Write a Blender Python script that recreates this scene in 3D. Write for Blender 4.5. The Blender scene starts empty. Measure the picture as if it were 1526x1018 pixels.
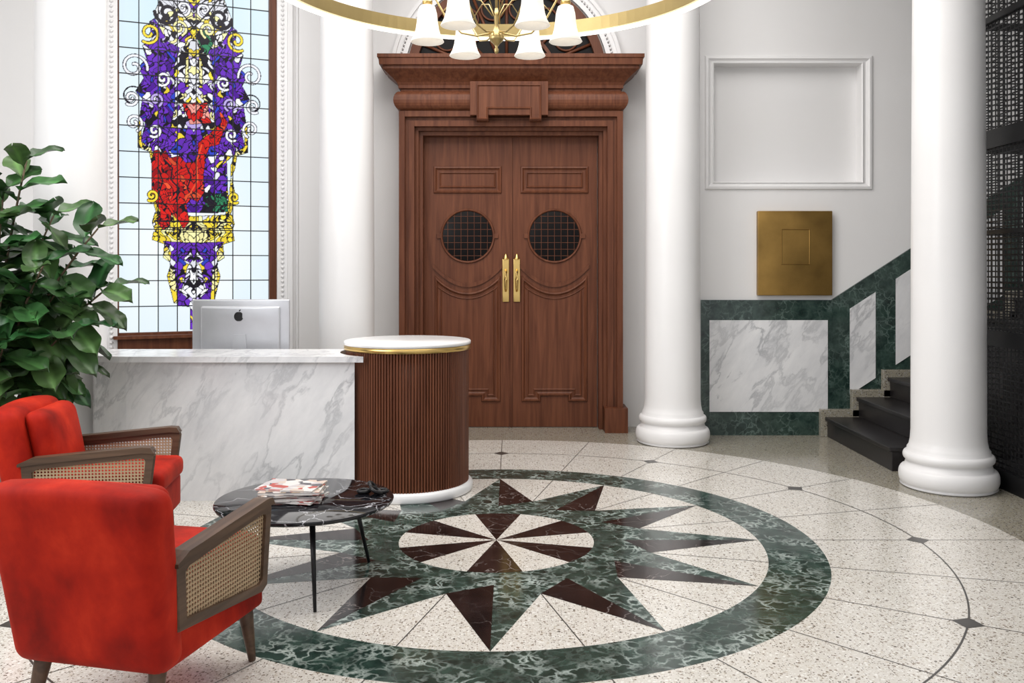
import bpy, bmesh, math, random
import numpy as np
from mathutils import Matrix, Vector
random.seed(7); rng=np.random.RandomState(5)
scene=bpy.context.scene
scene.view_settings.view_transform='Standard'
scene.view_settings.look='None'

# ------------------------------------------------------------ materials
def newmat(name):
    m=bpy.data.materials.new(name); m.use_nodes=True
    nt=m.node_tree; b=nt.nodes['Principled BSDF']
    return m,nt,b
def N(nt,t,**k):
    n=nt.nodes.new(t)
    for a,v in k.items(): setattr(n,a,v)
    return n
def ramp(nt,stops,interp='LINEAR'):
    r=N(nt,'ShaderNodeValToRGB'); cr=r.color_ramp; cr.interpolation=interp
    while len(cr.elements)<len(stops): cr.elements.new(0.5)
    for e,(p,c) in zip(cr.elements,stops):
        e.position=p; e.color=(c[0],c[1],c[2],1)
    return r
def coords(nt,scale=(1,1,1),rot=(0,0,0)):
    tc=N(nt,'ShaderNodeTexCoord'); mp=N(nt,'ShaderNodeMapping')
    mp.inputs['Scale'].default_value=scale; mp.inputs['Rotation'].default_value=rot
    nt.links.new(tc.outputs['Object'],mp.inputs['Vector']); return mp.outputs['Vector']
def plain(name,col,rough=.5,metal=0,noise=.04,nscale=8,emit=None,es=1,coat=0,spec=.5):
    m,nt,b=newmat(name); v=coords(nt)
    n=N(nt,'ShaderNodeTexNoise'); n.inputs['Scale'].default_value=nscale; n.inputs['Detail'].default_value=4
    nt.links.new(v,n.inputs['Vector'])
    lo=[c*(1-noise) for c in col]; hi=[min(1,c*(1+noise)) for c in col]
    r=ramp(nt,[(.3,lo),(.7,hi)]); nt.links.new(n.outputs['Fac'],r.inputs['Fac'])
    nt.links.new(r.outputs['Color'],b.inputs['Base Color'])
    b.inputs['Roughness'].default_value=rough; b.inputs['Metallic'].default_value=metal
    b.inputs['Coat Weight'].default_value=coat; b.inputs['Specular IOR Level'].default_value=spec
    if emit:
        b.inputs['Emission Color'].default_value=(*emit,1); b.inputs['Emission Strength'].default_value=es
    return m
def mixc(nt,fac,a,b):
    m=N(nt,'ShaderNodeMix',data_type='RGBA')
    if isinstance(fac,(int,float)): m.inputs[0].default_value=fac
    else: nt.links.new(fac,m.inputs[0])
    for s,i in ((a,6),(b,7)):
        if isinstance(s,(tuple,list)): m.inputs[i].default_value=(*s,1)
        else: nt.links.new(s,m.inputs[i])
    return m.outputs[2]
def mathn(nt,op,a,b=None):
    m=N(nt,'ShaderNodeMath',operation=op)
    for i,s in enumerate((a,b)):
        if s is None: continue
        if isinstance(s,(int,float)): m.inputs[i].default_value=s
        else: nt.links.new(s,m.inputs[i])
    return m.outputs[0]
def terrazzo(name,base,dark=1.0,rough=.14):
    m,nt,b=newmat(name); v=coords(nt); col=base
    cur=None
    for sc,th,stops in ((55,.32,[(0,(.30,.25,.20)),(.20,(.60,.55,.47)),(.42,(.84,.83,.79)),(.70,(.46,.42,.37)),(.85,(.88,.87,.84)),(.94,(.12,.10,.08))]),
                        (115,.36,[(0,(.15,.12,.09)),(.18,(.55,.50,.43)),(.4,(.82,.80,.76)),(.72,(.36,.32,.27)),(.87,(.84,.83,.8))])):
        vo=N(nt,'ShaderNodeTexVoronoi'); vo.inputs['Scale'].default_value=sc
        nt.links.new(v,vo.inputs['Vector'])
        sep=N(nt,'ShaderNodeSeparateColor'); nt.links.new(vo.outputs['Color'],sep.inputs[0])
        r=ramp(nt,[(p,tuple(c*dark for c in cc)) for p,cc in stops],'CONSTANT'); nt.links.new(sep.outputs[0],r.inputs['Fac'])
        f=mathn(nt,'LESS_THAN',vo.outputs['Distance'],th)
        cur=mixc(nt,f,cur if cur is not None else base,r.outputs['Color'])
    n=N(nt,'ShaderNodeTexNoise'); n.inputs['Scale'].default_value=1.2; nt.links.new(v,n.inputs['Vector'])
    sh=ramp(nt,[(.3,(.92,.91,.89)),(.7,(1,1,1))]); nt.links.new(n.outputs['Fac'],sh.inputs['Fac'])
    mm=N(nt,'ShaderNodeMix',data_type='RGBA',blend_type='MULTIPLY'); mm.inputs[0].default_value=1
    nt.links.new(cur,mm.inputs[6]); nt.links.new(sh.outputs['Color'],mm.inputs[7])
    nt.links.new(mm.outputs[2],b.inputs['Base Color']); b.inputs['Roughness'].default_value=rough
    return m
def veined(name,c_lo,c_hi,vein,scale,vscale,vw,rough=.12,vamt=1.0,dist=.5,nsc=3,stretch=(1,1,1),rot=(0,0,0),cells=True,coat=.0,mlo=.4,mhi=.62):
    m,nt,b=newmat(name); v=coords(nt,(1,1,1),rot)
    mp=N(nt,'ShaderNodeMapping'); mp.inputs['Scale'].default_value=stretch; nt.links.new(v,mp.inputs['Vector']); v=mp.outputs['Vector']
    n=N(nt,'ShaderNodeTexNoise'); n.inputs['Scale'].default_value=scale; n.inputs['Detail'].default_value=8; n.inputs['Roughness'].default_value=.65
    nt.links.new(v,n.inputs['Vector'])
    r=ramp(nt,[(.32,c_lo),(.68,c_hi)]); nt.links.new(n.outputs['Fac'],r.inputs['Fac'])
    dn=N(nt,'ShaderNodeTexNoise'); dn.inputs['Scale'].default_value=nsc; dn.inputs['Detail'].default_value=6
    nt.links.new(v,dn.inputs['Vector'])
    va=N(nt,'ShaderNodeVectorMath',operation='SCALE'); va.inputs['Scale'].default_value=dist
    nt.links.new(dn.outputs['Color'],va.inputs[0])
    ad=N(nt,'ShaderNodeVectorMath',operation='ADD'); nt.links.new(v,ad.inputs[0]); nt.links.new(va.outputs[0],ad.inputs[1])
    if cells:
        vo=N(nt,'ShaderNodeTexVoronoi',feature='DISTANCE_TO_EDGE'); vo.inputs['Scale'].default_value=vscale
        nt.links.new(ad.outputs[0],vo.inputs['Vector']); d=vo.outputs['Distance']
    else:
        n2=N(nt,'ShaderNodeTexNoise'); n2.inputs['Scale'].default_value=vscale; n2.inputs['Detail'].default_value=7; n2.inputs['Roughness'].default_value=.55
        nt.links.new(ad.outputs[0],n2.inputs['Vector'])
        d=mathn(nt,'ABSOLUTE',mathn(nt,'SUBTRACT',n2.outputs['Fac'],.5))
    f=ramp(nt,[(0,(1,1,1)),(vw*.4,(.55,.55,.55)),(vw,(0,0,0))]); nt.links.new(d,f.inputs['Fac'])
    mk=N(nt,'ShaderNodeTexNoise'); mk.inputs['Scale'].default_value=vscale*.45; nt.links.new(v,mk.inputs['Vector'])
    mr=ramp(nt,[(mlo,(.08,.08,.08)),(mhi,(1,1,1))]); nt.links.new(mk.outputs['Fac'],mr.inputs['Fac'])
    fac=mathn(nt,'MULTIPLY',mathn(nt,'MULTIPLY',f.outputs['Color'],mr.outputs['Color']),vamt)
    nt.links.new(mixc(nt,fac,r.outputs['Color'],vein),b.inputs['Base Color'])
    b.inputs['Roughness'].default_value=rough; b.inputs['Coat Weight'].default_value=coat
    return m
def wood(name,c1,c2,rough=.35,axis=2,fine=18,coat=.1,spec=.4):
    st=[fine,fine,fine]; st[axis]=1.1
    m,nt,b=newmat(name); v=coords(nt,tuple(st))
    n=N(nt,'ShaderNodeTexNoise'); n.inputs['Scale'].default_value=1.6; n.inputs['Detail'].default_value=6; n.inputs['Distortion'].default_value=.6
    nt.links.new(v,n.inputs['Vector'])
    r=ramp(nt,[(.3,c1),(.7,c2)]); nt.links.new(n.outputs['Fac'],r.inputs['Fac'])
    nt.links.new(r.outputs['Color'],b.inputs['Base Color'])
    b.inputs['Roughness'].default_value=rough; b.inputs['Coat Weight'].default_value=coat; b.inputs['Coat Roughness'].default_value=.25
    b.inputs['Specular IOR Level'].default_value=spec
    return m
WALL=plain('white_plaster',(.825,.818,.815),.6,noise=.012,nscale=2)
TRIMW=plain('white_trim_paint',(.85,.845,.845),.45,noise=.01)
COLM=plain('white_column_paint',(.83,.825,.825),.35,noise=.012,nscale=3)
TERR=terrazzo('terrazzo_light',(.70,.67,.62))
TERD=terrazzo('terrazzo_olive',(.33,.305,.24),.48)
GREEN=veined('green_marble',(.004,.014,.011),(.040,.078,.062),(.52,.60,.56),12,12,.15,vamt=.85,dist=.30,nsc=9,mlo=.42,mhi=.68)
GREEN2=veined('green_marble_wall',(.005,.018,.015),(.045,.080,.066),(.20,.28,.25),12,14,.10,vamt=.5,dist=.25,nsc=8)
BLACKM=veined('brown_black_marble',(.006,.004,.004),(.024,.014,.013),(.42,.36,.34),5,5,.022,vamt=.6,dist=.5,nsc=4)
TABLEM=veined('black_marble',(.004,.004,.006),(.014,.014,.017),(.70,.70,.74),5,5,.022,rough=.08,vamt=.9,dist=.4,nsc=5)
WHITEM=veined('white_marble',(.69,.695,.71),(.86,.86,.865),(.34,.35,.37),3.0,1.9,.036,rough=.2,vamt=.8,dist=.55,nsc=3.4,stretch=(2.0,1,.75),rot=(0,math.radians(-33),0),cells=False,mlo=.33,mhi=.62)
WHITE2=plain('white_stone',(.86,.86,.86),.2,noise=.03)
WOOD=wood('mahogany',(.088,.027,.012),(.165,.057,.027),rough=.43,coat=0,spec=.25)
WOODP=wood('slat_wood',(.095,.029,.013),(.20,.070,.034),fine=25,rough=.45,spec=.3)
WALNUT=wood('walnut',(.050,.027,.015),(.13,.075,.044),rough=.45,axis=1,fine=22)
BRASS=plain('brass',(.72,.50,.18),.28,1)
BRASSP=plain('aged_brass_ring',(.50,.38,.17),.35,1)
BRASSD=plain('bronze_plaque_metal',(.33,.20,.058),.42,.9,noise=.25,nscale=4)
BLACK=plain('black_metal',(.008,.008,.009),.4,.3)
DGLASS=plain('dark_glass',(.006,.005,.005),.35,spec=.12)
STEP=plain('black_stair_stone',(.014,.012,.013),.35,noise=.3,nscale=40)
JOINT=plain('floor_joint',(.06,.055,.05),.3)
SILV=plain('aluminium',(.58,.59,.62),.33,.5)
LOGO=plain('black_gloss',(.01,.01,.01),.2)
POT=plain('grey_planter',(.25,.24,.23),.5)
SOIL=plain('soil',(.03,.02,.012),.9,noise=.4,nscale=60)
BARK=plain('bark',(.12,.085,.05),.8,noise=.3,nscale=30)
SHADE=plain('opal_glass',(.74,.72,.68),.3,emit=(1,.90,.76),es=.45)
LED=plain('led_strip',(1,1,1),.4,emit=(1,.97,.90),es=2.6)
PAPER=plain('paper',(.75,.73,.70),.5,noise=.1,nscale=50)
# velvet
VELVET,nt,b=newmat('red_velvet'); v=coords(nt,(1,1,.7),(.4,.2,0))
n=N(nt,'ShaderNodeTexNoise'); n.inputs['Scale'].default_value=4.5; n.inputs['Detail'].default_value=10; n.inputs['Roughness'].default_value=.60; n.inputs['Distortion'].default_value=.15
nt.links.new(v,n.inputs['Vector'])
r=ramp(nt,[(.32,(.20,.007,.004)),(.47,(.36,.012,.005)),(.58,(.47,.020,.007)),(.72,(.62,.038,.013))]); nt.links.new(n.outputs['Fac'],r.inputs['Fac'])
nt.links.new(r.outputs['Color'],b.inputs['Base Color']); b.inputs['Roughness'].default_value=.7; b.inputs['Specular IOR Level'].default_value=.15
b.inputs['Sheen Weight'].default_value=.12; b.inputs['Sheen Roughness'].default_value=.4; b.inputs['Sheen Tint'].default_value=(1,.2,.08,1)
bp=N(nt,'ShaderNodeBump'); bp.inputs['Strength'].default_value=.08; nt.links.new(n.outputs['Fac'],bp.inputs['Height']); nt.links.new(bp.outputs[0],b.inputs['Normal'])
# cane
CANE,nt,b=newmat('woven_cane'); v=coords(nt)
sp=N(nt,'ShaderNodeSeparateXYZ'); nt.links.new(v,sp.inputs[0])
def sn(o,k): return mathn(nt,'SINE',mathn(nt,'MULTIPLY',o,k))
K=2*math.pi/.0145
hole=mathn(nt,'GREATER_THAN',mathn(nt,'ADD',sn(sp.outputs['Y'],K),sn(sp.outputs['Z'],K)),.45)
b.inputs['Base Color'].default_value=(.46,.33,.20,1); b.inputs['Roughness'].default_value=.6
tr=N(nt,'ShaderNodeBsdfTransparent'); mx=N(nt,'ShaderNodeMixShader')
nt.links.new(hole,mx.inputs[0]); nt.links.new(b.outputs[0],mx.inputs[1]); nt.links.new(tr.outputs[0],mx.inputs[2])
nt.links.new(mx.outputs[0],nt.nodes['Material Output'].inputs['Surface'])
# leaf
LEAF,nt,b=newmat('leaf_green'); 
at=N(nt,'ShaderNodeAttribute',attribute_name='leafcol')
nt.links.new(at.outputs['Color'],b.inputs['Base Color']); b.inputs['Roughness'].default_value=.36
# stained glass
SG,nt,b=newmat('stained_glass')
at=N(nt,'ShaderNodeAttribute',attribute_name='glasscol')
nt.links.new(at.outputs['Color'],b.inputs['Emission Color']); b.inputs['Emission Strength'].default_value=1.0  # glass colour emits, standing in for daylight shining through from behind
b.inputs['Roughness'].default_value=.25; b.inputs['Specular IOR Level'].default_value=.15
mm=mixc(nt,.9,at.outputs['Color'],(0,0,0)); nt.links.new(mm,b.inputs['Base Color'])

# ------------------------------------------------------------ mesh builder
class MB:
    def __init__(s): s.v=[];s.f=[];s.m=[];s.sm=[];s.mats=[]
    def mi(s,mat):
        if mat not in s.mats: s.mats.append(mat)
        return s.mats.index(mat)
    def add(s,vs,fs,mat,M=None,smooth=False):
        o=len(s.v)
        for p in vs:
            p=Vector(p)
            if M is not None: p=M@p
            s.v.append(tuple(p))
        k=s.mi(mat)
        for f in fs:
            s.f.append([i+o for i in f]); s.m.append(k); s.sm.append(smooth)
    def box(s,x0,x1,y0,y1,z0,z1,mat,M=None):
        vs=[(x,y,z) for x in(x0,x1) for y in(y0,y1) for z in(z0,z1)]
        s.add(vs,[(0,1,3,2),(4,6,7,5),(0,4,5,1),(2,3,7,6),(0,2,6,4),(1,5,7,3)],mat,M)
    def prism(s,poly,z0,z1,mat,M=None,smooth=False):
        n=len(poly); vs=[(p[0],p[1],z0) for p in poly]+[(p[0],p[1],z1) for p in poly]
        s.add(vs,[tuple(range(n))[::-1],tuple(range(n,2*n))],mat,M)
        s.add(vs,[(i,(i+1)%n,n+(i+1)%n,n+i) for i in range(n)],mat,M,smooth)
    def strips(s,loops,mat,M=None,smooth=False,closed=True,capends=False,wrap=False):
        n=len(loops[0]); vs=[p for l in loops for p in l]; fs=[]
        L=len(loops)
        for a in range(L if wrap else L-1):
            b2=(a+1)%L
            for i in range(n if closed else n-1):
                j=(i+1)%n; fs.append((a*n+i,a*n+j,b2*n+j,b2*n+i))
        if capends:
            fs.append(tuple(range(n))[::-1]); fs.append(tuple((L-1)*n+i for i in range(n)))
        s.add(vs,fs,mat,M,smooth)
    def lathe(s,prof,cx,cy,mat,seg=48,smooth=True,z=0,cap=True,M=None):
        loops=[[(cx+r*math.cos(2*math.pi*i/seg),cy+r*math.sin(2*math.pi*i/seg),z+h) for i in range(seg)] for r,h in prof]
        s.strips(loops,mat,M,smooth,capends=cap)
    def tube(s,pts,rad,mat,seg=8,M=None,cap=True):
        pts=[Vector(p) for p in pts]; loops=[]
        if not isinstance(rad,(list,tuple)): rad=[rad]*len(pts)
        up=Vector((.13,.27,1)).normalized()
        for i,p in enumerate(pts):
            t=(pts[min(i+1,len(pts)-1)]-pts[max(i-1,0)]).normalized()
            u=t.cross(up)
            if u.length<.1: u=t.cross(Vector((1,0,0)))
            u.normalize(); w=t.cross(u)
            loops.append([p+(u*math.cos(2*math.pi*k/seg)+w*math.sin(2*math.pi*k/seg))*rad[i] for k in range(seg)])
        s.strips(loops,mat,M,True,capends=cap)
    def torus(s,c,R,r,mat,seg=24,ss=8,M=None):
        loops=[]
        for i in range(seg):
            a=2*math.pi*i/seg
            loops.append([(c[0]+(R+r*math.cos(t))*math.cos(a),c[1]+(R+r*math.cos(t))*math.sin(a),c[2]+r*math.sin(t)) for t in [2*math.pi*k/ss for k in range(ss)]])
        s.strips(loops,mat,M,True,wrap=True)
    def ridge(s,poly,w,h,mat,M,z0=0,closed=True):
        a=offs(poly,w/2); b=offs(poly,w)
        loops=[[(x,y,z0) for x,y in poly],[(x,y,z0+h*.8) for x,y in offs(poly,w*.15)],[(x,y,z0+h) for x,y in a],[(x,y,z0+h*.3) for x,y in offs(poly,w*.75)],[(x,y,z0) for x,y in b]]
        s.strips(loops,mat,M)
    def rectloft(s,xl,xr,yf,yb,lv,mat):
        loops=[[(xl-o,yb,z),(xr+o,yb,z),(xr+o,yf-o,z),(xl-o,yf-o,z)] for z,o in lv]
        s.strips(loops,mat,capends=True)
    def rbox(s,c,h,r,mat,M=None,ni=6,deform=None,nr=4):
        def ax(hh):
            rr=min(r,hh*.98)
            inn=hh-rr
            a=[-hh+rr*(1-math.cos(math.pi/2*k/nr)) for k in range(nr)]
            bb=[-inn+2*inn*k/ni for k in range(ni+1)]
            return a+bb+[-q for q in a[::-1]]
        A=[ax(q) for q in h]; idx={}; vs=[]; fs=[]
        def P(i,j,k):
            key=(i,j,k)
            if key in idx: return idx[key]
            p=[A[0][i],A[1][j],A[2][k]]
            q=[max(-(h[t]-min(r,h[t]*.98)),min(h[t]-min(r,h[t]*.98),p[t])) for t in range(3)]
            d=Vector([p[t]-q[t] for t in range(3)])
            if d.length>1e-9: d=d.normalized()*r
            p=Vector(q)+d
            if deform: p=Vector(deform(p))
            p+=Vector(c); idx[key]=len(vs); vs.append(p); return idx[key]
        n=len(A[0])-1
        for i in range(n):
            for j in range(n):
                for e in(0,n):
                    fs.append((P(i,j,e),P(i+1,j,e),P(i+1,j+1,e),P(i,j+1,e)))
                    fs.append((P(i,e,j),P(i+1,e,j),P(i+1,e,j+1),P(i,e,j+1)))
                    fs.append((P(e,i,j),P(e,i+1,j),P(e,i+1,j+1),P(e,i,j+1)))
        s.add(vs,fs,mat,M,True)
    def obj(s,name,bevel=0,loc=None,recalc=True):
        me=bpy.data.meshes.new(name); me.from_pydata(s.v,[],s.f)
        for m in s.mats: me.materials.append(m)
        me.polygons.foreach_set('material_index',s.m); me.polygons.foreach_set('use_smooth',s.sm)
        me.update()
        if recalc:
            bm=bmesh.new(); bm.from_mesh(me); bmesh.ops.recalc_face_normals(bm,faces=bm.faces); bm.to_mesh(me); bm.free()
        o=bpy.data.objects.new(name,me); scene.collection.objects.link(o)
        if bevel:
            md=o.modifiers.new('bevel','BEVEL'); md.width=bevel; md.segments=2; md.limit_method='ANGLE'; md.angle_limit=math.radians(50)
        return o
def offs(poly,w):
    n=len(poly); A=sum(poly[i][0]*poly[(i+1)%n][1]-poly[(i+1)%n][0]*poly[i][1] for i in range(n))
    sg=1 if A>0 else -1; out=[]
    for i in range(n):
        p0=Vector(poly[i-1]);p=Vector(poly[i]);p1=Vector(poly[(i+1)%n])
        a=(p-p0).normalized();b=(p1-p).normalized()
        na=Vector((-a.y,a.x))*sg; nb=Vector((-b.y,b.x))*sg
        m=(na+nb); m=m/max(.3,m.length_squared)*2
        out.append((p.x+m.x*w,p.y+m.y*w))
    return out
def XZ(Y): return Matrix(((1,0,0,0),(0,0,-1,Y),(0,1,0,0),(0,0,0,1)))
def rect(x0,x1,z0,z1): return [(x0,z0),(x1,z0),(x1,z1),(x0,z1)]
H=4.6
# ------------------------------------------------------------ floor
CX,CY=-.08,4.63
f=MB()
def fp(r,deg): a=math.radians(deg); return (CX+r*math.cos(a),CY+r*math.sin(a))
def flat(poly,z,mat): f.add([(x,y,z) for x,y in poly],[tuple(range(len(poly)))],mat)
def ann(r0,r1,z,mat,seg=180):
    l0=[(*fp(r0,360*i/seg),z) for i in range(seg)]; l1=[(*fp(r1,360*i/seg),z) for i in range(seg)]
    f.strips([l0,l1],mat)
f.box(-4.75,5.15,-1.5,8.15,-.1,0,TERD)
flat([fp(2.7,360*i/180) for i in range(180)],.0004,TERR)
ann(2.166,2.174,.0010,JOINT)
ann(1.348,1.626,.0008,GREEN)
flat([fp(.66,360*i/120) for i in range(120)],.0008,GREEN)
for k in range(12):
    a=30*k
    flat([fp(.64,a-15),fp(.79,a-15),fp(1.348,a),fp(.79,a+15),fp(.64,a+15)],.0009,GREEN)
    flat([fp(.657,a),fp(.79,a-15),fp(1.345,a)],.0012,BLACKM)
for k in range(12):
    seg=[fp(.5,-105+30*k+30*j/6) for j in range(7)]
    flat([(CX,CY)]+seg,.0014,BLACKM if k%2==0 else TERR)
def line(r0,r1,a,w=.005):
    d=Vector((math.cos(math.radians(a)),math.sin(math.radians(a)))); n=Vector((-d.y,d.x))*w/2; c=Vector((CX,CY))
    flat([tuple(c+d*r0-n),tuple(c+d*r1-n),tuple(c+d*r1+n),tuple(c+d*r0+n)],.0011,JOINT)
for k in range(12):
    line(.79,1.348,15+30*k); line(1.626,2.7,15+30*k); line(1.626,2.7,30*k)
    c=fp(2.17,30*k); a=math.radians(30*k)
    flat([(c[0]+.06*math.cos(a+t*math.pi/2),c[1]+.06*math.sin(a+t*math.pi/2)) for t in range(4)],.0016,JOINT)
fo=f.obj('floor',recalc=False)
bm=bmesh.new(); bm.from_mesh(fo.data)
for fc in bm.faces:
    if fc.calc_center_median().z>=0.0003 and fc.normal.z<0: fc.normal_flip()
bm.to_mesh(fo.data); bm.free()
# ------------------------------------------------------------ walls
w=MB(); w.box(-1.6,1.72,7.95,8.1,0,H,WALL); w.obj('wall_back')
w=MB()
w.box(1.58,1.70,7.72,7.95,0,H,WALL)
hx0,hx1,hz0,hz1=1.70,2.94,2.13,3.12
w.box(1.58,hx0,7.56,7.72,0,H,WALL); w.box(hx1,5.0,7.56,7.72,0,H,WALL)
w.box(hx0,hx1,7.56,7.68,0,hz0,WALL); w.box(hx0,hx1,7.56,7.68,hz1,H,WALL)
w.box(hx0,hx1,7.68,7.74,0,H,WALL)
w.obj('wall_stair')
t=MB(); M=XZ(7.56)
t.ridge(rect(1.62,3.03,2.06,3.19),.055,.022,TRIMW,M); t.ridge(rect(1.685,2.955,2.115,3.135),.015,.012,TRIMW,M)
t.obj('trim_niche')
# dado
t=MB(); s=.65; M=XZ(7.559)
t.prism([(1.583,0),(4.95,0),(4.95,1.135+s*(4.95-2.68)),(2.68,1.135),(1.583,1.135)],0,.022,GREEN2,M)
t.prism(rect(1.655,2.646,.198,.966),.0221,.028,WHITEM,M)
x=2.832; 
for wd in (.215,.36,.36,.36):
    zt=1.062+s*(x-2.832); zb=zt-.72
    t.prism([(x,zb),(x+wd,zb+s*wd),(x+wd,zt+s*wd),(x,zt)],.0221,.028,WHITEM,M); x+=wd+.17
t.obj('trim_marble_dado')
# left window wall
RX=Vector((.9160,.4010,0)).normalized()
WM=Matrix(((RX.x,0,RX.y,-3.16),(RX.y,0,-RX.x,7.2),(0,1,0,0),(0,0,0,1)))
WW=1.248; z0w,z1w=.84,4.15
w=MB()
w.box(-1.65,0,z0w,z1w,-.16,0,WALL,WM) ; w.box(WW,1.90,z0w,z1w,-.16,0,WALL,WM)
w.box(-1.65,1.90,0,z0w,-.16,0,WALL,WM); w.box(-1.65,1.90,z1w,H,-.16,0,WALL,WM)
w.obj('wall_window')
w=MB(); w.box(-4.75,-4.6,-1.5,6.6,0,H,WALL); w.obj('wall_left')
w=MB(); w.box(5.0,5.15,-1.5,7.72,0,H,WALL); w.obj('wall_right')
w=MB(); w.box(-4.75,5.15,-1.5,8.1,H,H+.1,WALL); w.obj('ceiling')
# window trims
t=MB()
for xa,sg in ((0,-1),(WW,1)):
    a,b_=sorted((xa,xa+sg*.10))
    t.box(a,b_,0,4.3,.0,.03,TRIMW,WM)
    a,b_=sorted((xa+sg*.085,xa+sg*.125)); t.box(a,b_,0,4.3,.0,.055,TRIMW,WM)
    for k in range(108):
        zc=.05+k*.04; xc=xa+sg*.045
        t.lathe([(.004,-.014),(.014,-.006),(.014,.006),(.004,.014)],0,0,TRIMW,6,M=WM@Matrix.Translation((xc,zc,.033))@Matrix.Rotation(math.pi/2,4,'X'))
t.obj('trim_window_surround')
t=MB()
for xa in (.30+WW,-.34,-.98):
    t.ridge(rect(xa-.14,xa+.14,.25,4.3),.03,.02,TRIMW,WM)
t.obj('trim_wall_panels')
# window
w=MB()
w.box(WW-.06,WW,z0w,z1w,-.10,.0,WOOD,WM); w.box(0,.012,z0w,z1w,-.10,.0,WOOD,WM)
w.box(0,WW,z0w,z0w+.04,-.10,.0,WOOD,WM); w.box(0,WW,z1w-.05,z1w,-.10,0,WOOD,WM)
w.box(-.0,WW+.0,.73,z0w,.0,.05,WOOD,WM)
w.box(-.03,WW+.03,z0w-.005,z0w+.02,.0,.09,WOOD,WM)
gx0,gx1=.012,WW-.06
for k in range(1,8):
    x=gx0+(gx1-gx0)*k/8; w.box(x-.0038,x+.0038,z0w+.04,z1w-.05,-.062,-.052,BLACK,WM)
k=0
while z0w+.04+.21*(k+1)<z1w-.05:
    z=z0w+.04+.21*(k+1); w.box(gx0,gx1,z-.0038,z+.0038,-.062,-.052,BLACK,WM); k+=1
win=w.obj('window_1')
# stained glass pane : mirror-symmetric heraldic figure + dragon
nx,nz=270,720
gx=np.linspace(gx0,gx1,nx); gz=np.linspace(z0w+.04,z1w-.05,nz)
GX,GZ=np.meshgrid(gx,gz)
U=175+(GX-gx0)/(gx1-gx0)*225; V=400-(GZ-1.4)*1340/7.42
U=U.ravel();V=V.ravel(); AX=284.0; A=np.abs(U-AX)
def inpoly(P,u,v):
    r=np.zeros(len(u),bool); n=len(P)
    for i in range(n):
        x1,y1=P[i];x2,y2=P[(i+1)%n]
        if y1==y2: continue
        c=((y1>v)!=(y2>v))&(u<(x2-x1)*(v-y1)/(y2-y1)+x1); r^=c
    return r
pal={'P':(.14,.03,.50),'Q':(.07,.01,.28),'B':(.03,.06,.55),'W':(.88,.90,.98),'K':(.015,.012,.02),'Y':(.93,.72,.05),'y':(.96,.90,.42),'R':(.66,.016,.012),'D':(.32,.006,.01),'O':(.78,.09,.03),'G':(.03,.22,.10),'L':(.50,.40,.80),'S':(.85,.33,.28)}
bgn=.5+.5*np.sin(U*.013+1)*np.cos(V*.009)
pane=(np.floor((U-175)/28.1)*7+np.floor(V/37.9)*13)
pr=np.mod(np.sin(pane*12.9898)*43758.5,1)
C=np.stack([.60+.22*bgn+.08*pr,.79+.11*bgn+.04*pr,.91+.04*bgn,],1)
reg=np.zeros(len(U),int)
sym=[
('scroll',[(0,-90),(26,-90),(40,-70),(50,-40),(46,-10),(58,20),(60,60),(30,90),(0,90)]),
('purple',[(22,70),(40,62),(58,30),(66,36),(62,62),(76,72),(70,92),(82,104),(74,120),(86,140),(76,150),(80,176),(72,186),(78,212),(62,226),(46,240),(24,240)]),
('yel',[(78,178),(82,178),(83,222),(66,228),(62,250),(56,262),(56,244),(64,222),(78,214)]),
('knight',[(0,84),(22,74),(30,100),(28,150),(34,190),(0,196)]),
('yel',[(8,60),(13,60),(13,128),(8,128)]),
('purple',[(0,190),(36,190),(50,240),(52,292),(36,316),(0,316)]),
('yel',[(56,262),(58,262),(64,290),(56,318),(48,318),(54,290)]),
('base',[(0,322),(58,318),(62,332),(56,350),(0,352)]),
('yel',[(0,346),(60,346),(62,358),(44,364),(46,384),(34,392),(40,412),(30,452),(24,452),(28,412),(24,388),(0,386)]),
('low',[(0,362),(46,360),(34,376),(36,394),(28,410),(24,456),(6,458),(6,492),(0,492)]),
('dia',[(0,384),(10,398),(14,416),(20,436),(8,446),(0,456)]),
]
asym=[
('green',[(286,50),(300,40),(314,58),(302,80)]),
('pink',[(266,152),(304,150),(310,180),(278,184)]),
('red',[(221,240),(225,226),(232,224),(236,230),(242,224),(248,236),(262,232),(272,242),(284,240),(290,230),(290,212),(302,200),(318,194),(326,200),(322,212),(308,216),(302,230),(298,262),(300,285),(290,300),(280,296),(272,304),(277,330),(268,342),(262,330),(250,318),(248,336),(238,343),(228,330),(234,315),(222,290)]),
('red',[(308,196),(326,178),(322,160),(330,168),(336,178),(326,200)]),
('green',[(302,292),(334,284),(336,314),(300,316)]),
]
regs=[]
for fm,P in sym: regs.append(fm); reg[inpoly(P,A,V)]=len(regs)
for fm,P in asym: regs.append(fm); reg[inpoly(P,U,V)]=len(regs)
NP=1100
pts=np.stack([rng.uniform(0,112,NP),rng.uniform(-90,500,NP)],1)
fld=.5+.28*np.sin(pts[:,0]*.15+2*np.sin(pts[:,1]*.055))+.22*np.sin(pts[:,1]*.12+pts[:,0]*.07+1)+rng.uniform(-.16,.16,NP)
fld=np.clip(fld,0,.999)
d1=np.full(len(U),1e9); d2=d1.copy(); ci=np.zeros(len(U),int)
wA=A+4*np.sin(V*.16)+2*np.sin(V*.4+A*.1); wV=V+4*np.sin(A*.15)+2*np.sin(A*.37)
for i,(a,b_) in enumerate(pts):
    d=np.hypot(wA-a,(wV-b_)*.72); nw=d<d1
    d2=np.where(nw,d1,np.minimum(d2,d)); ci[nw]=i; d1=np.where(nw,d,d1)
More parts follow.
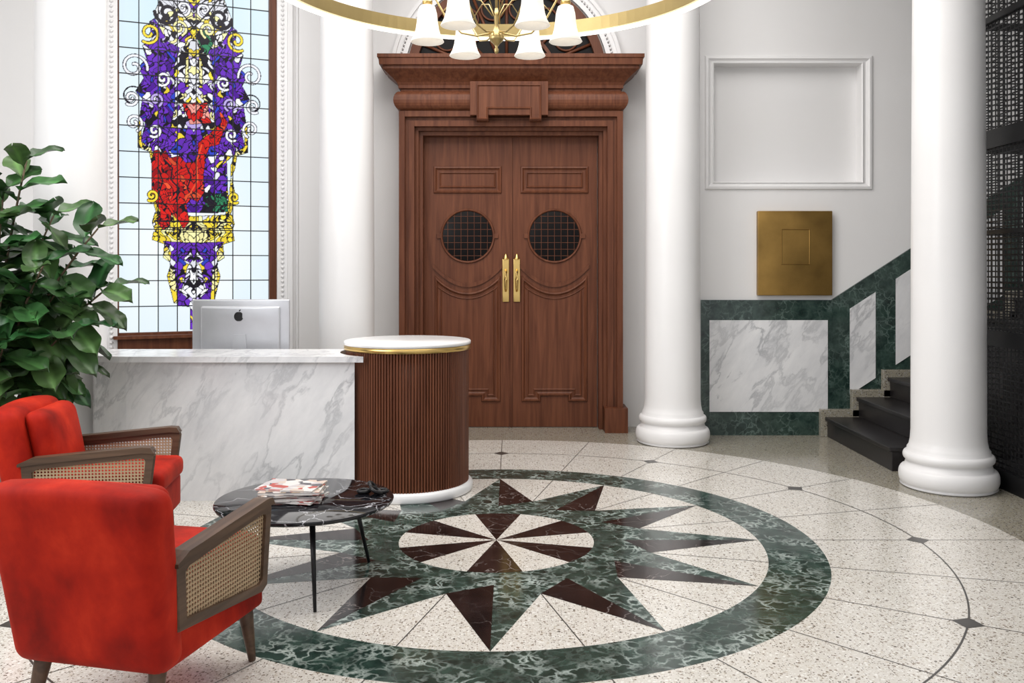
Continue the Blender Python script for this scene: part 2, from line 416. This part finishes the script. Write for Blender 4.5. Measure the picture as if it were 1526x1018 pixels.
fam={'purple':'WLPPPPQPBPPPKPPWY','scroll':'YyWWWWKWWyWWWPWKY','knight':'LWWPWyWKWWYWK','pink':'SSRS','yel':'YYyY','red':'DRRRRORRRRRDR','green':'GGGK','base':'YyYyWY','low':'PPBPPPWPQPYP','dia':'WWKWLW'}
for i,fm in enumerate(regs):
    m=reg==i+1; L=fam[fm]
    cols=np.array([pal[L[int(x*len(L))]] for x in fld])*(rng.uniform(.8,1.15,(NP,1)))
    C[m]=cols[ci[m]]
    C[m&((d2-d1)<(.95 if fm!='red' else .7))]=(.010,.008,.014)
R2=reg.reshape(nz,nx); e=np.zeros_like(R2,bool)
e[1:]|=R2[1:]!=R2[:-1]; e[:,1:]|=R2[:,1:]!=R2[:,:-1]; C[e.ravel()]=(.008,.008,.012)
def stroke(P,wd,col):
    P=np.array(P)
    bb=(U>P[:,0].min()-5)&(U<P[:,0].max()+5)&(V>P[:,1].min()-5)&(V<P[:,1].max()+5); ix=np.where(bb)[0]
    dm=np.full(len(ix),1e9)
    for a,b_ in zip(P[:-1],P[1:]):
        d=b_-a; L=(d**2).sum()+1e-9; t=np.clip(((U[ix]-a[0])*d[0]+(V[ix]-a[1])*d[1])/L,0,1)
        dm=np.minimum(dm,np.hypot(U[ix]-a[0]-t*d[0],V[ix]-a[1]-t*d[1]))
    C[ix[dm<wd]]=col
def spiral(ax,cy,r,turn,a0,wcol=None):
    for sd in (1,-1):
        P=[]
        for i in range(40):
            t=i/39; a=a0+t*turn*2*math.pi; rr=r*(1-.8*t); P.append((AX+sd*(ax+rr*math.cos(a)),cy+rr*math.sin(a)))
        if wcol: stroke(P,2.7,pal['K']); stroke(P,1.6,wcol)
        else: stroke(P,1.0,pal['K'])
for (ax,cy,r,a0,wc) in ((88,104,20,3,pal['W']),(90,148,17,3.5,None),(92,150,11,1,pal['W']),(88,186,13,2,pal['W']),(66,52,16,1,pal['Y']),(40,20,18,0,pal['K']),(28,-30,16,0,pal['Y']),(16,10,12,1,pal['W']),(46,118,11,1,pal['W']),(56,150,10,2,pal['L']),(58,196,10,1,pal['W']),(22,40,12,2,pal['y']),(62,292,9,1,pal['Y'])):
    spiral(ax,cy,r,1.3,a0,wc)
for P,cc in (([(240,238),(252,250),(250,268),(262,280),(258,300)],pal['K']),([(272,245),(280,262),(274,280),(284,296)],pal['K']),([(230,250),(238,270),(232,290),(240,306)],pal['K']),([(296,214),(288,240),(290,268),(278,288)],pal['O']),
    ([(262,60),(300,20),(330,-20)],pal['K']),([(306,60),(268,20),(238,-20)],pal['K']),
    ([(226,330),(342,330)],pal['K']),([(226,339),(342,339)],pal['K'])):
    stroke(P,1.1,cc)
g=MB()
vs=[(x,z,-.06) for z in gz for x in gx]
fs=[(j*nx+i,j*nx+i+1,(j+1)*nx+i+1,(j+1)*nx+i) for j in range(nz-1) for i in range(nx-1)]
g.add(vs,fs,SG,WM); go=g.obj('stained_glass_pane',recalc=False)
ca=go.data.color_attributes.new('glasscol','FLOAT_COLOR','POINT')
ca.data.foreach_set('color',np.concatenate([np.clip(C,0,1),np.ones((len(C),1))],1).astype(np.float32).ravel())
go.parent=win
# ------------------------------------------------------------ door
d=MB(); YF=7.92; M=XZ(YF)
for cx,hw in ((-.391,.386),(.374,.379)):
    d.box(cx-hw+.003,cx+hw-.003,YF,7.949,.004,2.557,WOOD)
    d.ridge(rect(cx-.30,cx+.30,2.06,2.30),.035,.018,WOOD,M)
    d.ridge(rect(cx-.25,cx+.25,2.11,2.25),.018,.012,WOOD,M)
    def arc(zc,zm,hw2,n=16): return [(cx+hw2-2*hw2*i/n, zc-(zc-zm)*(1-((2*i/n-1)**2))) for i in range(n+1)]
    P=[(cx-.29,.226),(cx-.12,.226),(cx-.12,.275),(cx+.12,.275),(cx+.12,.226),(cx+.29,.226)]+arc(1.34,1.19,.29)
    d.ridge(P,.035,.018,WOOD,M); d.ridge(offs(P,.05),.015,.01,WOOD,M)
    P2=arc(1.44,1.27,.305)+[(a,b-.035) for a,b in arc(1.44,1.27,.305)[::-1]]
    d.prism(P2,0,.014,WOOD,M)
    MC=M@Matrix.Translation((cx,1.685,0))
    d.lathe([(.240,0),(.240,.010),(.234,.016),(.225,.014),(.220,.004)],0,0,WOOD,56,M=MC,cap=False)
    d.lathe([(.222,.001),(.222,.003)],0,0,DGLASS,56,M=MC)
    for k in range(-3,4):
        o=k*.058; L=math.sqrt(.218**2-o*o)
        d.box(o-.002,o+.002,-L,L,.003,.006,WOOD,MC); d.box(-L,L,o-.002,o+.002,.003,.006,WOOD,MC)
    for sx,sz in ((1,0),(-1,0)):
        d.box(sx*.25-.02,sx*.25+.02,-.02,.02,0,.014,WOOD,MC)
d.box(-.014,.002,YF-.012,YF,.004,2.557,WOOD)
def portal(xl,xr,zt,wd,yf,yb=7.949):
    d.box(xl,xl+wd,yf,yb,0,zt,WOOD); d.box(xr-wd,xr,yf,yb,0,zt,WOOD); d.box(xl+wd,xr-wd,yf,yb,zt-wd,zt,WOOD)
portal(-.968,.95,2.75,.05,7.69); portal(-.918,.90,2.70,.03,7.73); portal(-.888,.87,2.67,.05,7.715)
portal(-.838,.82,2.62,.03,7.77); portal(-.808,.79,2.59,.034,7.81)
for a,b_ in ((-.985,-.81),(.79,.985)): d.box(a,b_,7.63,7.9,0,.21,WOOD)
tor=[(2.75,0)]+[(2.835-.08*math.cos(t),.055*math.sin(t)+.005) for t in [math.pi*k/10 for k in range(11)]]+[(2.925,0)]
d.rectloft(-.95,.93,7.70,7.949,tor,WOOD)
d.rectloft(-.95,.93,7.70,7.949,[(2.925,0),(2.935,.0),(2.94,.02),(2.965,.022),(2.99,.035),(3.02,.065),(3.05,.10),(3.075,.13),(3.085,.14),(3.11,.14),(3.112,.165),(3.165,.17),(3.17,.18),(3.20,.18)],WOOD)
d.box(-.355,.305,7.61,7.75,2.70,2.985,WOOD)
d.ridge([(-.20,2.66),(-.20,2.75),(.15,2.75),(.15,2.66),(.25,2.66),(.25,2.96),(-.30,2.96),(-.30,2.66)],.018,.012,WOOD,XZ(7.61))
d.box(-.30,-.20,7.61,7.72,2.655,2.70,WOOD); d.box(.15,.25,7.61,7.72,2.655,2.70,WOOD)
for hx in (-.055,.042):
    d.rbox((hx,YF-.006,1.295),(.030,.006,.19),.005,BRASS); d.lathe([(.026,0),(.018,.02),(.012,.035),(.004,.05)],hx,YF-.008,BRASS,12,z=1.48)
    d.tube([(hx,YF-.01,1.39),(hx,YF-.055,1.37),(hx,YF-.065,1.30),(hx,YF-.055,1.22),(hx,YF-.01,1.20)],[.009,.011,.014,.011,.009],BRASS,10)
d.obj('door_1',bevel=.003)
# fanlight
w=MB(); fc=(-.047,3.07); MF=XZ(7.949)@Matrix.Translation((fc[0],fc[1],0))
def semi(r0,r1,z0,z1,mat,n=40,a0=0.15):
    lo=[[(r*math.cos(a0+(math.pi-2*a0)*i/n),r*math.sin(a0+(math.pi-2*a0)*i/n),z) for i in range(n+1)] for r,z in((r0,z0),(r0,z1),(r1,z1),(r1,z0))]
    w.strips(lo,mat,MF,closed=False)
semi(.80,.88,0,.06,WOOD,a0=.17); semi(.42,.45,0,.04,WOOD,a0=.32)
w.prism([(.81*math.cos(a),.81*math.sin(a)) for a in [.17+(math.pi-.34)*i/30 for i in range(31)]],0,.01,DGLASS,MF)
for k in range(1,8):
    a=math.pi*k/8; r0=.14/math.sin(a); w.tube([(r0*math.cos(a),r0*math.sin(a),.025),(.81*math.cos(a),.81*math.sin(a),.025)],.014,WOOD,6,MF)
for k in range(1,7):
    a=math.pi*(k+.5)/8; w.torus((.63*math.cos(a),.63*math.sin(a),.025),.10,.010,WOOD,20,6,MF)
w.obj('window_2')
w=MB(); semi(.90,.94,0,.05,TRIMW,a0=0); semi(.955,1.0,0,.03,TRIMW,a0=0); semi(1.0,1.03,0,.055,TRIMW,a0=0)
for k in range(90):
    a=math.pi*k/89; w.lathe([(.004,-.01),(.014,0),(.004,.01)],0,0,TRIMW,6,M=MF@Matrix.Translation((.948*math.cos(a),.948*math.sin(a),.045)))
w.obj('trim_arch')
# ------------------------------------------------------------ columns
def column(x,y,nm='column'):
    c=MB(); pr=[(.270,0),(.288,.012)]
    pr+=[(.270+.026*math.cos(t),.07+.055*math.sin(t)) for t in [-math.pi/2+math.pi*k/10 for k in range(1,11)]]
    pr+=[(.260,.128),(.255,.15),(.250,.165)]
    pr+=[(.250+.020*math.cos(t),.195+.028*math.sin(t)) for t in [-math.pi/2+math.pi*k/8 for k in range(1,9)]]
    pr+=[(.245,.226),(.245,.245),(.234,.26),(.226,.30),(.222,.36),(.220,1.5),(.214,2.8),(.205,H-.3),(.22,H-.25),(.26,H-.2),(.26,H-.001)]
    c.lathe(pr,x,y,COLM,72); o=c.obj(nm); return o
for (x,y) in ((2.80,5.77),(1.297,7.26),(-1.335,7.26),(-2.87,5.85)): column(x,y)
# ------------------------------------------------------------ plaque
p=MB(); p.rbox((2.365,7.56-.03,1.527),(.31,.029,.353),.006,BRASSD,ni=2)
p.ridge(rect(2.245,2.49,1.43,1.73),.01,.004,BRASSD,XZ(7.501)); p.obj('bronze_plaque')
# ------------------------------------------------------------ stairs
s_=MB()
for i in range(8):
    x0=2.62+.26*i; z=.165*(i+1)
    s_.box(x0,4.98,6.20,7.47,z-.165,z-.03,STEP); s_.box(x0-.02,4.98,6.19,7.47,z-.03,z,STEP)
    s_.box(x0-.05,4.98,7.471,7.53,z-.165,z+.06,TERD)
s_.obj('staircase',bevel=.004)
# ------------------------------------------------------------ lift cage
c=MB(); X0,X1,Y0,Y1=3.13,4.5,4.6,6.04
for x,y in ((X0,Y0),(X0,Y1),(X1,Y0),(X1,Y1),(X0,5.3)): c.box(x-.02,x+.02,y-.02,y+.02,0,4.5,BLACK)
for z,hh in ((.0,.12),(.90,.10),(1.62,.03),(2.18,.12),(3.0,.04),(3.3,.08),(4.4,.1)):
    for xx in (X0,X1): c.box(xx-.025,xx+.025,Y0,Y1,z,z+hh,BLACK)
    c.box(X0,X1,Y1-.025,Y1+.025,z,z+hh,BLACK)
k=0
while .12+k*.036<4.45:
    z=.12+k*.036
    for xx in (X0,X1): c.box(xx-.003,xx+.003,Y0,Y1,z-.0045,z+.0045,BLACK)
    c.box(X0,X1,Y1-.003,Y1+.003,z-.0045,z+.0045,BLACK); k+=1
y=Y0
while y<Y1: c.box(X0-.004,X0+.002,y-.003,y+.003,.1,4.4,BLACK); y+=.045
x=X0
while x<X1: c.box(x-.003,x+.003,Y1-.004,Y1+.002,.1,4.4,BLACK); x+=.045
c.obj('lift_cage')
# ------------------------------------------------------------ desk
PX,PY=-.664,5.725
dk=MB()
def rc(cx,cy,r,a0,a1,n=14): return [(cx+r*math.cos(math.radians(a0+(a1-a0)*i/n)),cy+r*math.sin(math.radians(a0+(a1-a0)*i/n))) for i in range(n+1)]
R=.423
def deskplan(xl,yf,yb,rr):
    ang=math.degrees(math.asin((yf-PY)/R)); a0=180-ang
    ab=180-math.degrees(math.asin(min(1,(yb-PY)/R)))
    P=rc(PX,PY,R,a0,ab,10)[::-1]
    P+=rc(xl+rr,yf+rr,rr,270,180)
    P+=[(xl,yb)]
    return P
dk.prism(deskplan(-2.66,5.41,5.84,.38),0,.838,WHITEM)
dk.prism(deskplan(-2.70,5.365,5.87,.40),.8381,.873,WHITEM)
dk.box(-2.62,-1.15,5.871,6.5,.70,.74,WHITEM); dk.box(-2.62,-2.58,5.871,6.48,0,.70,WHITE2); dk.box(-1.2,-1.15,5.871,6.48,0,.70,WHITE2)
dk.obj('reception_desk',bevel=.003)
# podium
pd=MB()
pd.lathe([(.405,0),(.414,.01),(.414,.045),(.40,.06)],PX,PY,WHITE2,72)
pd.lathe([(.371,.055),(.371,.90)],PX,PY,WOODP,72)
NS=132
for k in range(NS):
    a=2*math.pi*k/NS; Mx=Matrix.Translation((PX,PY,0))@Matrix.Rotation(a,4,'Z')
    hw=.0066
    pd.prism([(.369,-hw),(.383,-hw),(.388,-hw*.5),(.388,hw*.5),(.383,hw),(.369,hw)],.06,.898,WOODP,Mx)
pd.lathe([(.395,.89),(.400,.893),(.400,.918),(.395,.92)],PX,PY,BRASS,72)
pd.lathe([(.392,.92),(.402,.923),(.402,.94),(.396,.945)],PX,PY,WHITE2,72)
pd.obj('round_podium')
# ------------------------------------------------------------ monitor
mo=MB(); my=6.10
mo.rbox((-1.837,my,.995),(.33,.012,.195),.010,SILV,ni=4)
mo.rbox((-1.837,my-.014,.995),(.27,.018,.15),.017,SILV,ni=4)
mo.prism([(-.055,.741),(.055,.741),(.045,.90),(.040,.955),(-.040,.955),(-.045,.90)],.03,.045,SILV,XZ(my)@Matrix.Translation((-1.837,0,0)))
mo.box(-1.93,-1.745,my-.10,my+.08,.7402,.747,SILV)
ML=XZ(my-.0325)@Matrix.Translation((-1.845,1.075,0))
L=[]
for i in range(48):
    a=2*math.pi*i/48; r=.033*(1-.10*math.exp(-((a-math.pi/2)/.35)**2)-.06*math.exp(-((a-1.5*math.pi)/.3)**2)); x_,z_=r*math.cos(a)*.95,r*math.sin(a)
    if math.hypot(x_-.038,z_-.004)<.017: x_=min(x_,.038-.0135)
    L.append((x_,z_))
mo.prism(L,0,.0015,LOGO,ML)
mo.prism([(0,.033),(.004,.043),(.014,.049),(.012,.039),(.004,.034)],0,.0015,LOGO,ML)
mo.obj('desktop_monitor')
# ------------------------------------------------------------ coffee table
tb=MB(); TX,TY,TZ=-.92,4.0,.376
tb.lathe([(.372,-.022),(.386,-.016),(.391,-.006),(.388,0)],TX,TY,TABLEM,72,z=TZ)
tb.lathe([(.28,-.034),(.28,-.023)],TX,TY,BLACK,48,z=TZ)
for a in (-71,49,169):
    ca_,sa=math.cos(math.radians(a)),math.sin(math.radians(a))
    tb.tube([(TX+.27*ca_,TY+.27*sa,TZ-.025),(TX+.365*ca_,TY+.365*sa,0.003)],[.013,.007],BLACK,10)
    tb.tube([(TX+.15*ca_,TY+.15*sa,TZ-.03),(TX+.29*ca_,TY+.29*sa,TZ-.06)],[.008,.008],BLACK,8)
tb.obj('coffee_table')
mg=MB(); z=TZ+.0005
def covermat(i,cc):
    m,nt,b=newmat('magazine_cover_%d'%i); v=coords(nt,(1,1,1),(0,0,i*.7))
    vo=N(nt,'ShaderNodeTexVoronoi'); vo.inputs['Scale'].default_value=26; nt.links.new(v,vo.inputs['Vector'])
    sep=N(nt,'ShaderNodeSeparateColor'); nt.links.new(vo.outputs['Color'],sep.inputs[0])
    r=ramp(nt,[(0,cc),(.35,(.7,.68,.65)),(.62,(.45,.05,.03)),(.72,(.08,.07,.08)),(.85,(.6,.48,.4))],'CONSTANT'); nt.links.new(sep.outputs[0],r.inputs['Fac'])
    nt.links.new(r.outputs['Color'],b.inputs['Base Color']); b.inputs['Roughness'].default_value=.25
    return m
mc=[(.5,.48,.45),(.35,.04,.03),(.75,.72,.7),(.10,.12,.16),(.7,.65,.6),(.45,.35,.25),(.55,.50,.50)]
for i,(cc,a) in enumerate(zip(mc,(5,-12,10,-4,18,2,-8))):
    mt=covermat(i,cc); th=.006+.003*(i%3)
    Mx=Matrix.Translation((-.975+.008*math.sin(i*3),3.99+.01*math.cos(i*2),z))@Matrix.Rotation(math.radians(a),4,'Z')
    mg.box(-.13,.13,-.10,.10,.001,th-.001,PAPER,Mx); mg.box(-.132,.132,-.102,.102,0,.001,mt,Mx); mg.box(-.132,.132,-.102,.102,th-.001,th,mt,Mx); z+=th+.0002
mg.obj('magazine_stack')
ch=MB()
for i,(dx,dy,tl) in enumerate(((-.04,.0,.0),(.0,.01,.9),(.04,.0,0),(.02,-.03,.5))):
    ch.torus((0,0,0),.025,.009,BLACK,20,8,Matrix.Translation((-.635+dx,4.10+dy,TZ+.0095+.020*abs(math.sin(tl))))@Matrix.Rotation(tl,4,'Y'))
ch.obj('decorative_chain')
# ------------------------------------------------------------ armchairs
def armchair(cx,cy,deg):
    a=MB()
    def dback(p): 
        z=p.z+.29; return (p.x*(.90+.20*z),p.y-.20*(z-.1)+.02*(p.x/.3)**2*z, p.z-.02*(p.x/.3)**2*(1 if p.z>0 else 0))
    a.rbox((0,-.27,.485),(.29,.07,.29),.05,VELVET,deform=dback)
    def dcush(p):
        z=p.z+.18; k=max(0,1-(p.x/.24)**2)*max(0,1-(p.z/.19)**2)
        return (p.x*(.94+.2*z),p.y-.20*z+(.02*k if p.y>0 else 0),p.z)
    a.rbox((0,-.17,.56),(.215,.05,.185),.045,VELVET,deform=dcush)
    a.rbox((0,.015,.275),(.245,.295,.085),.025,VELVET)
    def dseat(p):
        k=max(0,1-(p.x/.25)**2)*max(0,1-(p.y/.28)**2); return (p.x,p.y,p.z+(.018*k if p.z>0 else 0))
    a.rbox((0,.070,.400),(.225,.260,.05),.035,VELVET,deform=dseat)
    Mx=lambda x:Matrix(((0,0,1,x),(1,0,0,0),(0,1,0,0),(0,0,0,1)))
    out=[(-.25,.315),(.24,.265),(.27,.28),(.302,.545),(.295,.568),(.26,.572),(-.22,.535),(-.27,.52)]
    inn=[(-.215,.342),(.222,.295),(.240,.306),(.264,.518),(.259,.530),(.238,.535),(-.20,.498),(-.222,.485)]
    for sx in (-1,1):
        x=sx*.262; h=.021
        lo=[[(p[0],p[1],zz) for p in P] for P,zz in ((out,-h*.7),(offs(out,-.005),0),(out,h*.7),(inn,h*.7),(inn,-h*.7))]
        a.strips(lo,WALNUT,Mx(x),wrap=True)
        top=[(.304,.557),(.288,.584),(.25,.587),(-.22,.550),(-.28,.525),(-.28,.512),(-.21,.522),(.25,.561)]
        a.prism(top,-.028,.028,WALNUT,Mx(x))
        a.prism(inn,-.003,.003,CANE,Mx(x))
        for (y0,y1) in ((.25,.275),(-.25,-.30)):
            a.tube([(sx*.20,y0,.20),(sx*.215,y1,.002)],[.028,.013],WALNUT,12)
    o=a.obj('armchair',bevel=.002); o.location=(cx,cy,0); o.rotation_euler=(0,0,math.radians(deg)); return o
armchair(-1.20,2.99,-13.5)
armchair(-1.97,4.33,-82)
# ------------------------------------------------------------ plant
pl=MB(); bx,by=-2.90,4.98
pl.lathe([(.13,0),(.15,.01),(.19,.36),(.195,.38),(.175,.38),(.172,.35)],bx,by,POT,40,cap=False); pl.lathe([(.171,.33),(.171,.345)],bx,by,SOIL,32)
leafcols=[]
def leaf(base,dirv,up,L,W,droop):
    dirv=dirv.normalized(); side=dirv.cross(up)
    if side.length<.05: side=Vector((1,0,0))
    side.normalize(); nrm=side.cross(dirv).normalized()
    nl,nw=10,6; vs=[]
    shp=[.04,.06,.34,.62,.82,.95,1.0,.98,.84,.55,.04]
    tone=random.uniform(.55,1.45); ye=random.uniform(.8,1.6)
    for i in range(nl+1):
        t=i/nl
        for j in range(-nw//2,nw//2+1):
            q=j/(nw/2); wv=shp[i]*W/2*q
            p=base+dirv*(t*L)+side*wv+nrm*(-droop*t*t*L+abs(q)*W*.15+.014*math.sin(t*11+q*2)*abs(q))
            vs.append(p); vb=2.2 if j==0 else (1.15 if (i%2==0) else .92)
            leafcols.append((len(pl.v)+len(vs)-1,(.034*tone*ye*vb,.105*tone*vb,.030*tone*vb)))
    m=nw+1
    pl.add(vs,[(i*m+j,i*m+j+1,(i+1)*m+j+1,(i+1)*m+j) for i in range(nl) for j in range(nw)],LEAF,None,True)
tips=[(-2.70,5.0,2.00),(-2.28,4.95,1.62),(-2.24,5.0,1.30),(-2.38,4.85,1.08),(-2.50,4.8,1.42),(-2.95,4.8,1.74),(-3.1,5.1,1.88),(-2.66,4.7,1.00),(-2.95,4.65,1.25),(-2.60,5.1,1.70),(-3.2,4.9,1.5),(-3.15,4.8,1.05),(-2.76,4.85,1.64),(-2.70,4.75,1.24),(-2.52,5.0,.86),(-2.85,4.75,.80),(-2.80,4.95,1.82),(-2.50,4.95,1.28)]
for tx,ty,tz in tips:
    tip=Vector((tx,ty,tz)); b0=Vector((bx+random.uniform(-.06,.06),by+random.uniform(-.06,.06),.34))
    mid=Vector((bx+(tx-bx)*.25,by+(ty-by)*.25,.34+(tz-.34)*.6)); ps=[]
    for i in range(9):
        t=i/8; ps.append(b0*(1-t)**2+mid*2*t*(1-t)+tip*t*t)
    pl.tube(ps,[.012-.007*i/8 for i in range(9)],BARK,6)
    nlv=13
    for k in range(nlv):
        t=.50+.5*(k/(nlv-1)); p=b0*(1-t)**2+mid*2*t*(1-t)+tip*t*t
        ax=(tip-mid).normalized(); a=k*2.4+random.random()*.6
        u=ax.cross(Vector((0,1,.2))).normalized(); w_=ax.cross(u)
        rad=u*math.cos(a)+w_*math.sin(a); el=.25+.75*(k/(nlv-1))**2
        dv=rad+ax*el+Vector((0,0,.05)); L=random.uniform(.29,.38)*(1-.28*(k/(nlv-1)))
        if p.y+dv.normalized().y*L>5.34 and p.z<1.05: continue
        leaf(p,dv,Vector((0,0,1))+rad*.3+Vector((.1,-.35,0)),L,L*random.uniform(.48,.60),random.uniform(.1,.5))
po=pl.obj('potted_rubber_plant',recalc=False)
ca=po.data.color_attributes.new('leafcol','FLOAT_COLOR','POINT')
arr=np.ones((len(pl.v),4),np.float32)*.1
for i,c_ in leafcols: arr[i,:3]=c_
ca.data.foreach_set('color',arr.ravel())
# ------------------------------------------------------------ chandelier
c=MB(); RR=1.20; seg=120
def ringsec(pts,mat):
    lo=[[(CX+r*math.cos(2*math.pi*i/seg),CY+r*math.sin(2*math.pi*i/seg),z) for r,z in pts] for i in range(seg)]
    c.strips(lo,mat,None,False,wrap=True)
ringsec([(RR-.035,2.895),(RR+.02,2.895),(RR+.02,2.975),(RR-.035,2.975)],BRASSP)
ringsec([(RR-.012,2.882),(RR+.024,2.882),(RR+.024,2.8948),(RR-.012,2.8948)],LED)
for k in range(3):
    a=math.radians(90+120*k); c.tube([(CX+RR*math.cos(a),CY+RR*math.sin(a),2.96),(CX+.05*math.cos(a),CY+.05*math.sin(a),4.55)],.003,BRASS,6)
c.lathe([(.09,4.55),(.09,4.599)],CX,CY,BRASS,32)
c.obj('ring_pendant_light')
c=MB(); dz=.012
c.tube([(CX,CY,2.62),(CX,CY,4.54)],.007,BRASSP,10)
c.lathe([(.004,2.505),(.011,2.515),(.011,2.53),(.005,2.54),(.016,2.555),(.036,2.575),(.04,2.595),(.02,2.615),(.010,2.66),(.014,2.70),(.008,2.74)],CX,CY,BRASSP,24)
for k in range(6):
    a=math.radians(60*k); ca_,sa=math.cos(a),math.sin(a)
    prof=[(.03,2.60),(.10,2.585),(.18,2.60),(.26,2.68),(.31,2.77),(.345,2.80),(.356,2.78),(.356,2.755)]
    c.tube([(CX+r*ca_,CY+r*sa,z+dz) for r,z in prof],.0048,BRASSP,8)
    c.tube([(CX+r*ca_,CY+r*sa,z) for r,z in [(.02,2.70),(.08,2.78),(.16,2.80),(.24,2.76),(.28,2.72)]],.003,BRASSP,6)
    x,y=CX+.356*ca_,CY+.356*sa
    c.lathe([(.018,2.745),(.026,2.75),(.026,2.765),(.012,2.77)],x,y,BRASS,16,z=dz)
    c.lathe([(.022,2.745),(.040,2.735),(.050,2.70),(.054,2.66),(.060,2.62),(.070,2.585),(.086,2.556),(.083,2.553),(.066,2.585),(.05,2.63),(.045,2.70),(.02,2.735)],x,y,SHADE,28,z=dz)
c.obj('bell_shade_chandelier')
# ------------------------------------------------------------ lights
def area(name,loc,rot,sx,sy,pw,col=(1,1,1)):
    l=bpy.data.lights.new(name,'AREA'); l.shape='RECTANGLE'; l.size=sx; l.size_y=sy; l.energy=pw; l.color=col
    o=bpy.data.objects.new(name,l); scene.collection.objects.link(o); o.location=loc; o.rotation_euler=rot
area('ceiling_fill',(-.3,4.9,4.5),(0,0,0),4,3.4,200,(1,.97,.94))  # added soft fill light below the ceiling, not a fitting of the room
area('left_side_fill',(-3.6,2.2,2.8),(math.radians(75),0,math.radians(-65)),2.6,2.2,105,(.96,.975,1))  # added fill light inside the left wall, no window stands here
wd=bpy.data.worlds.new('World'); scene.world=wd; wd.use_nodes=True
wd.node_tree.nodes['Background'].inputs[0].default_value=(.965,.97,1,1); wd.node_tree.nodes['Background'].inputs[1].default_value=.90
cam=bpy.data.cameras.new('Camera'); co=bpy.data.objects.new('Camera',cam); scene.collection.objects.link(co)
co.location=(0,0,1.4); co.rotation_euler=(math.radians(90),0,0); cam.lens=31.6; cam.sensor_width=36; cam.shift_y=-.0714
scene.camera=co
